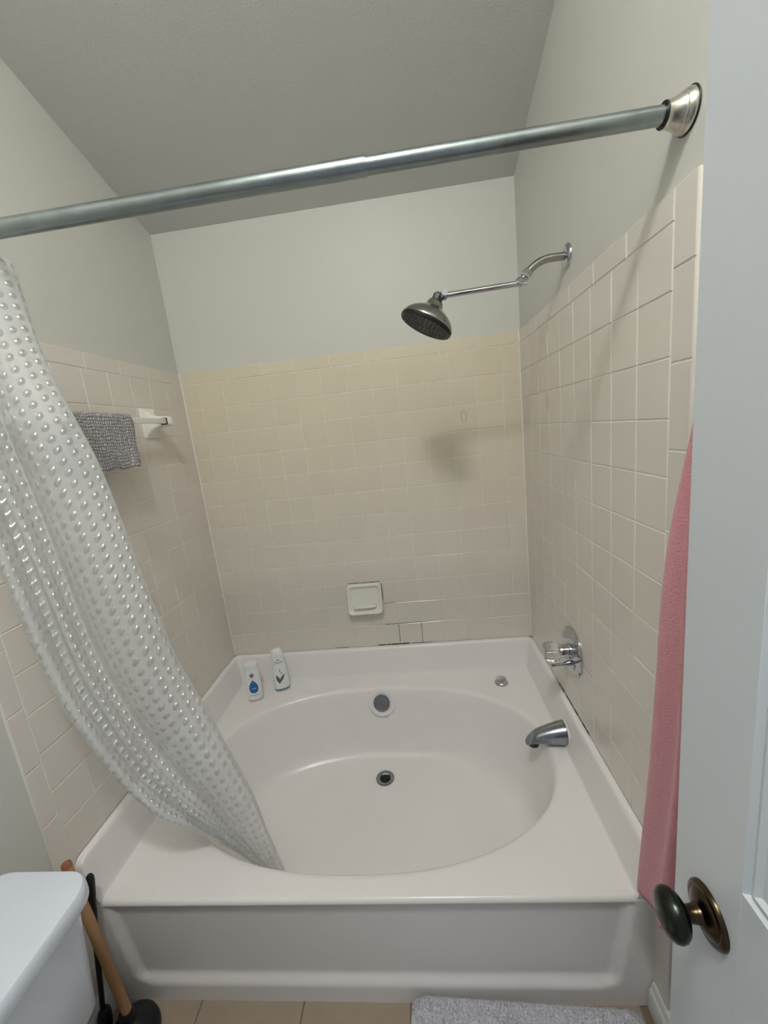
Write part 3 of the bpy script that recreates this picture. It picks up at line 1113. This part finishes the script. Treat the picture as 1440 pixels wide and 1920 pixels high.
p2 = [(0.014, .035, .021), (0.03, .0355, .0215), (0.07, .034, .021), (0.11, .031, .020), (0.15, .0275, .019), (0.178, .0255, .018)]
B2 = Bottle('conditioner_bottle', 'white bottle with green leaf print near the back left tub corner', (0.258, -0.102, ZD), RZB, p2)
bd = B2.shell('body', p2, M['white_plastic'])
ft_ = B2.shell('foot', [(0.0, .030, .018), (0.004, .033, .020), (0.014, .035, .021)], M['teal_print'])
B2.shell('cap', [(0.178, .026, .0185), (0.180, .0265, .019), (0.195, .0255, .0185), (0.203, .022, .016), (0.2075, .015, .011), (0.209, .006, .004)], M['white_plastic'])
B2.decal('name_print', text_mesh('Dove', 0.0165, 0.25), 0.0, 0.142, M['dark_print'], bd)
B2.decal('emblem_print', filled([(0.0006, 0.161), (0.004, 0.1605), (0.007, 0.159), (0.003, 0.1575), (0.0006, 0.157)], 0.001), 0, 0, M['dark_print'], bd)
def strip(pts, hw):
    V, F = [], []
    for i, (x, z) in enumerate(pts):
        w = hw[i]
        V += [(x - w, z), (x + w, z)]
        if i:
            a = 2 * i
            F.append((a - 2, a - 1, a + 1, a))
    return V, F
B2.decal('swirl_print', strip([(0.002, .131), (-.002, .125), (-.003, .118), (0.0, .111), (.006, .105), (.007, .100)], [.0006, .0014, .002, .0022, .002, .0008]), 0.003, -0.014, M['teal_print'], bd)
B2.decal('leaf_print', strip([(-.016, .101), (-.0155, .094), (-.013, .086), (-.011, .077), (-.0085, .068), (-.0085, .058)], [.001, .0045, .0070, .0078, .006, .001]), 0, -0.016, M['green_print'], bd)
B2.decal('leaf_print', strip([(.020, .100), (.013, .094), (.008, .086), (.003, .077), (-.003, .068), (-.008, .058)], [.001, .0055, .0075, .0075, .0055, .001]), 0.0, -0.016, M['green_print'], bd)
B2.decal('small_print', squiggle(0.002, 0.019, 0.048, 0.0045, 6, 5), 0, -0.010, M['grey_print'], bd)

# ------------------------------------------------------------------ toilet (tank lid in view)
to = thing('toilet', 'white toilet against the left wall, its tank lid in the corner', 'toilet', (0.3, -1.40, 0))
def rbox(bm, loops_):
    """stack of rounded rectangles [(x0,x1,y0,y1,r,z)]"""
    R_ = []
    for x0, x1, y0, y1, r, z in loops_:
        R_.append([bm.verts.new((p.x, p.z, z)) for p in rrect(x0, x1, y0, y1, r, 0, 8)])
    for A, B in zip(R_, R_[1:]):
        for k in range(len(A)):
            j = (k + 1) % len(A)
            bm.faces.new((A[k], A[j], B[j], B[k]))
    bm.faces.new(R_[0]); bm.faces.new(R_[-1])
    return bm
LY0, LY1 = -1.640, -1.153
b = rbox(nb(), [(0.050, 0.215, LY0 + .05, LY1 - .05, .03, 0.375), (0.042, 0.228, LY0 + .035, LY1 - .035, .03, 0.40), (0.036, 0.240, LY0 + .018, LY1 - .018, .03, 0.632)])
mesh_obj('tank', b, M['white_ceramic'], to)
b = rbox(nb(), [(0.034, 0.248, LY0 + .012, LY1 - .012, .044, 0.634), (0.029, 0.258, LY0 + .004, LY1 - .004, .050, 0.638), (0.026, 0.263, LY0, LY1, .052, 0.646), (0.026, 0.263, LY0, LY1, .052, 0.664),
                (0.027, 0.262, LY0 + .001, LY1 - .001, .0515, 0.673), (0.030, 0.259, LY0 + .004, LY1 - .004, .050, 0.6775), (0.037, 0.252, LY0 + .011, LY1 - .011, .045, 0.679)])
mesh_obj('tank_lid', b, M['white_ceramic'], to)
def oval(cx, cy, a0, a1, hw, z, n=40):
    """egg outline from x = cx-a0 to cx+a1"""
    return [Vector((cx + (a1 if math.cos(t) > 0 else a0) * math.cos(t), cy + hw * math.sin(t), z)) for t in [2 * PI * k / n for k in range(n)]]
def loft(bm, loops_):
    R_ = [[bm.verts.new(p) for p in l] for l in loops_]
    for A, B in zip(R_, R_[1:]):
        for k in range(len(A)):
            j = (k + 1) % len(A)
            bm.faces.new((A[k], A[j], B[j], B[k]))
    bm.faces.new(R_[0]); bm.faces.new(R_[-1])
    return bm
TY = -1.405
b = loft(nb(), [oval(.34, TY, .22, .16, .105, 0.0), oval(.34, TY, .22, .16, .10, .03), oval(.36, TY, .2, .15, .085, .12), oval(.42, TY, .26, .2, .11, .22), oval(.45, TY, .30, .24, .15, .31), oval(.45, TY, .36, .265, .162, .36), oval(.45, TY, .36, .265, .160, .375)])
mesh_obj('bowl', b, M['white_ceramic'], to)
b = loft(nb(), [oval(.46, TY, .20, .262, .160, .375), oval(.46, TY, .20, .265, .163, .380), oval(.46, TY, .20, .265, .163, .390), oval(.46, TY, .20, .262, .160, .395)])
mesh_obj('seat', b, M['white_plastic'], to)
b = loft(nb(), [oval(.46, TY, .20, .260, .158, .395), oval(.46, TY, .20, .262, .160, .400), oval(.46, TY, .20, .258, .156, .411), oval(.46, TY, .18, .22, .125, .415)])
mesh_obj('seat_lid', b, M['white_plastic'], to)

# ------------------------------------------------------------------ plunger and toilet brush
pb = Vector((0.112, -1.058, 0.0))
ptop = Vector((0.026, -1.020, 0.522))
pl = thing('plunger', 'black rubber plunger with a wooden handle between toilet and tub', 'plunger', pb)
pd = (ptop - (pb + Vector((0, 0, .075)))).normalized()
b = nb()
lathe(b, [(0.054, 0.0), (0.060, 0.004), (0.061, 0.014), (0.058, 0.030), (0.050, 0.045), (0.036, 0.057), (0.022, 0.064), (0.0175, 0.068), (0.0175, 0.092), (0.014, 0.096), (0, 0.096)], pb, (0, 0, 1), 40)
for v in b.verts:
    t = sstep((v.co.z - 0.045) / 0.05)
    v.co.x += pd.x * 0.03 * t
mesh_obj('cup', b, M['black_rubber'], pl)
s0 = pb + Vector((0, 0, .075))
b = nb()
L_ = (ptop - s0).length
tube(b, [s0 + pd * (L_ * k / 10) for k in range(10)] + [s0 + pd * (L_ - .012)], [0.0115, .0115, .0118, .012, .012, .012, .012, .0118, .0115, .0112, .011], 20)
mesh_obj('handle', b, M['wood'], pl)
b = nb()
lathe(b, [(0.0111, -0.0125), (0.0112, -0.004), (0.009, 0.001), (0.005, 0.003), (0, 0.0035)], ptop, pd, 20)
mesh_obj('handle_end', b, M['wood_end'], pl)

bt, bb = Vector((0.060, -1.0035, 0.466)), Vector((0.033, -1.058, 0.035))
br = thing('toilet_brush', 'black handled toilet brush leaning on the tub behind the tank', 'toilet brush', (bb.x, bb.y, 0))
d = (bt - bb).normalized()
L_ = (bt - bb).length
b = nb()
tube(b, [bb + d * s for s in (0.03, 0.08, 0.16, 0.24, 0.30, 0.36, L_ - .02, L_ - .008, L_ - .002)], [.006, .006, .0065, .007, .008, .0095, .0105, .009, .005], 18)
mesh_obj('handle', b, M['black_rubber'], br)
b = nb()
lathe(b, [(0.007, -0.008), (0.013, 0.004), (0.0165, 0.022), (0.0165, 0.05), (0.013, 0.068), (0.007, 0.075)], bb + Vector((0, 0, -.02)), d, 20)
mesh_obj('brush_head', b, M['black_rubber'], br)

# ------------------------------------------------------------------ bath mat
bmx = [(0.842, -0.998), (1.405, -1.022)]
ang_ = math.atan2(bmx[1][1] - bmx[0][1], bmx[1][0] - bmx[0][0])
bo = thing('bath_mat', 'pale grey plush bath mat lying on the floor against the tub', 'bath mat', (1.12, -1.24, 0.0))
ux, uy = Vector((math.cos(ang_), math.sin(ang_), 0)), Vector((math.sin(ang_), -math.cos(ang_), 0))
o0 = Vector((0.842, -0.996, 0))
ML, MW = 0.560, 0.42
b = nb()
def mat_pt(a, c, z):
    return o0 + ux * a + uy * c + Vector((0, 0, z + 0.020 * (1 - sstep(c / 0.10)) * min(1.0, z / 0.03)))
rg = []
for ins, z in ((0.0, 0.001), (-0.002, 0.012), (0.0, 0.030), (0.006, 0.038), (0.014, 0.041), (0.03, 0.041), (0.06, 0.041), (0.09, 0.041), (0.12, 0.041)):
    q = rrect(ins, ML - ins, ins, MW - ins, 0.035, 0, 8)
    rg.append([b.verts.new(mat_pt(p.x, p.z, z)) for p in q])
for A, B in zip(rg, rg[1:]):
    for k in range(len(A)):
        j = (k + 1) % len(A)
        b.faces.new((A[k], A[j], B[j], B[k]))
b.faces.new(rg[0]); b.faces.new(rg[-1])
mesh_obj('backing', b, M['mat_base'], bo)
rnd = random.Random(5)
V, F = [], []
for k in range(26000):
    a, c = rnd.uniform(0.002, ML - .002), rnd.uniform(0.002, MW - .002) if k % 3 else rnd.uniform(0.002, 0.10)
    ex, ey = max(0, 0.035 - min(a, ML - a)), max(0, 0.035 - min(c, MW - c))
    if math.hypot(ex, ey) > 0.034:
        continue
    e = min(a, ML - a, c, MW - c)
    z = 0.033 + 0.007 * sstep(e / 0.014)
    t = rnd.uniform(0, 2 * PI)
    p = mat_pt(a, c, z)
    dd = Vector((math.cos(t), math.sin(t), 0)) * 0.0011
    tip = p + Vector((rnd.uniform(-.003, .003), rnd.uniform(-.003, .003), rnd.uniform(.004, .008)))
    i = len(V)
    V += [p - dd - ORG[bo.name], p + dd - ORG[bo.name], tip - ORG[bo.name]]
    F.append((i, i + 1, i + 2))
me = bpy.data.meshes.new('pile')
me.from_pydata(V, [], F)
me.materials.append(M['mat_base'])
o = bpy.data.objects.new('pile', me)
COL.objects.link(o)
o.parent = bo
o['kind'] = 'stuff'

# ------------------------------------------------------------------ door with knob
DXF, DTH, DY1, DY0 = 1.250, 0.035, -1.350, -2.112
dz0, dz1 = 0.010, 2.040
door = mesh_obj('door_1', box(nb(), DXF + .006, DXF + DTH - .006, DY0 + .004, DY1 - .004, dz0 + .004, dz1 - .004), M['door'], loc=(0, 0, 0), smooth=False)
struct(door, 'white panelled door standing open at the right with a bronze knob')
ST = 0.094
def dpart(name, y0, y1, z0, z1):
    return mesh_obj(name, box(nb(), DXF, DXF + DTH, y0, y1, z0, z1, 0.0003, 1), M['door'], door)
dpart('stile', DY1 - ST, DY1, dz0, dz1)
dpart('stile', DY0, DY0 + ST, dz0, dz1)
for z0, z1 in ((dz0, 0.20), (0.835, 1.016), (dz1 - .12, dz1)):
    dpart('rail', DY0 + ST, DY1 - ST, z0, z1)
for z0, z1 in ((0.20, 0.835), (1.016, dz1 - .12)):
    ya, yb = DY0 + ST, DY1 - ST
    b = nb()
    lp = []
    for ins, x in ((0, 0.0005), (0.004, 0.005), (0.010, 0.002), (0.016, 0.0075), (0.022, 0.0060), (0.030, 0.009), (0.060, 0.003), (0.064, 0.003)):
        for sgn in (1,):
            lp.append([b.verts.new((DXF + x, yy, zz)) for yy, zz in ((ya + ins, z0 + ins), (yb - ins, z0 + ins), (yb - ins, z1 - ins), (ya + ins, z1 - ins))])
    for A, B in zip(lp, lp[1:]):
        for k in range(4):
            b.faces.new((A[k], A[(k + 1) % 4], B[(k + 1) % 4], B[k]))
    b.faces.new(lp[-1])
    mesh_obj('panel', b, M['door'], door, smooth=False)
KY, KZ = -1.406, 0.934
KS = 0.86
def lathe_k(prof):
    return lathe(nb(), [(r * KS, h * KS) for r, h in prof], (DXF, KY, KZ), (-1, 0, 0), 48)
mesh_obj('rosette', lathe_k([(0.0345, 0.0), (0.0345, 0.0025), (0.033, 0.005), (0.0295, 0.0065), (0.027, 0.0062), (0.025, 0.008), (0.018, 0.0115), (0.014, 0.013), (0.0, 0.013)]), M['bronze'], door)
mesh_obj('knob_neck', lathe_k([(0.0125, 0.010), (0.0125, 0.014), (0.0105, 0.017), (0.0095, 0.024), (0.0115, 0.031), (0.0, 0.031)]), M['bronze'], door)
mesh_obj('door_knob', lathe_k([(0.0105, 0.029), (0.017, 0.0305), (0.0235, 0.0345), (0.0275, 0.040), (0.0285, 0.0455), (0.0268, 0.051), (0.022, 0.0555), (0.0135, 0.0585), (0.0, 0.0595)]), M['dark_bronze'], door)

# ------------------------------------------------------------------ pink towel on a wall hook behind the door
HK = Vector((W + PY, -1.235, 1.60))
hk = thing('wall_hook', 'small chrome hook on the wall behind the door', 'hook', HK)
b = nb()
lathe(b, [(0.020, 0), (0.020, 0.003), (0.017, 0.006), (0, 0.006)], HK, (-1, 0, 0), 28)
mesh_obj('hook_plate', b, M['chrome'], hk)
tube_pts = cr([HK + Vector((-.004, 0, 0)), HK + Vector((-.028, 0, -.006)), HK + Vector((-.044, 0, .004)), HK + Vector((-.048, 0, .022))], 16)
mesh_obj('hook_arm', tube(nb(), tube_pts, [.006] * 15 + [.0075], 14), M['chrome'], hk)
b = nb()
rows = []
NV, NU = 110, 90
edge = [(1.598, -1.200), (1.52, -1.150), (1.446, -1.116), (1.31, -1.096), (1.06, -1.071), (0.86, -1.046), (0.665, -1.026), (0.52, -1.018), (0.43, -1.018)]
def interp(tab, z):
    for (za, ya), (zb, yb) in zip(tab, tab[1:]):
        if za >= z >= zb:
            return ya + (yb - ya) * (za - z) / (za - zb)
    return tab[-1][1]
for i in range(NV):
    v = i / (NV - 1)
    z = 1.598 - v * (1.598 - 0.492)
    yr = interp(edge, z)
    yl = -1.265 - 0.17 * sstep(v * 1.4)
    r = []
    for j in range(NU):
        u = j / (NU - 1)                                   # 0 = far edge (towards the tub)
        ph = 2 * PI * 2.6 * u
        amp = 0.010 + 0.016 * sstep(v * 2)
        x = 1.402 + amp * math.sin(ph + 1.1 + 0.5 * v) - 0.008 * sstep(v * 3)
        x += 0.003 * math.sin(9 * v + 7 * u) + 0.0095 * math.sin(2 * PI * 9.5 * u + 2.2 * v) * sstep(v * 2.5)
        y = yr + (yl - yr) * (u + 0.035 * math.sin(2 * ph))
        zz = z
        if v > 0.955:                                      # corner of the hem hangs rounded
            zz += 0.0
        zz += 0.022 * v ** 6 * (sstep(u / 0.5)) - 0.012 * v ** 6 * sstep(u / 0.08)
        if v < 0.06:
            x += (0.06 - v) * 0.25
        r.append(Vector((min(x, W - .004), y, zz)))
    rows.append(r)
grid(b, rows)
tw = mesh_obj('towel', b, M['pink'], loc=(1.40, -1.2, 0.45), ang=180)
md = tw.modifiers.new('thickness', 'SOLIDIFY'); md.thickness = 0.007; md.offset = 0
tag(tw, 'pink terry towel hanging between the right wall and the open door', 'towel')

# ------------------------------------------------------------------ ceiling lamp
LX, LY = 0.865, -1.85
lc = Vector((LX, LY, ceil_z(LY)))
cn = Vector((0, -SL, -1)).normalized()
cl = thing('ceiling_lamp', 'round dome lamp on the sloping ceiling behind the viewer', 'ceiling lamp', lc)
b = nb()
lathe(b, [(0.165, -0.004), (0.168, 0.010), (0.165, 0.022), (0.152, 0.026), (0.0, 0.026)], lc, cn, 56)
mesh_obj('trim_ring', b, M['nickel'], cl)
b = nb()
lathe(b, [(0.150, 0.024), (0.147, 0.040), (0.136, 0.060), (0.115, 0.078), (0.085, 0.092), (0.045, 0.100), (0.0, 0.102)], lc, cn, 56)
dm = mesh_obj('dome', b, M['globe'], cl)
b = nb()
lathe(b, [(0.009, 0.101), (0.009, 0.108), (0.005, 0.115), (0, 0.116)], lc, cn, 20)
mesh_obj('finial', b, M['nickel'], dm)
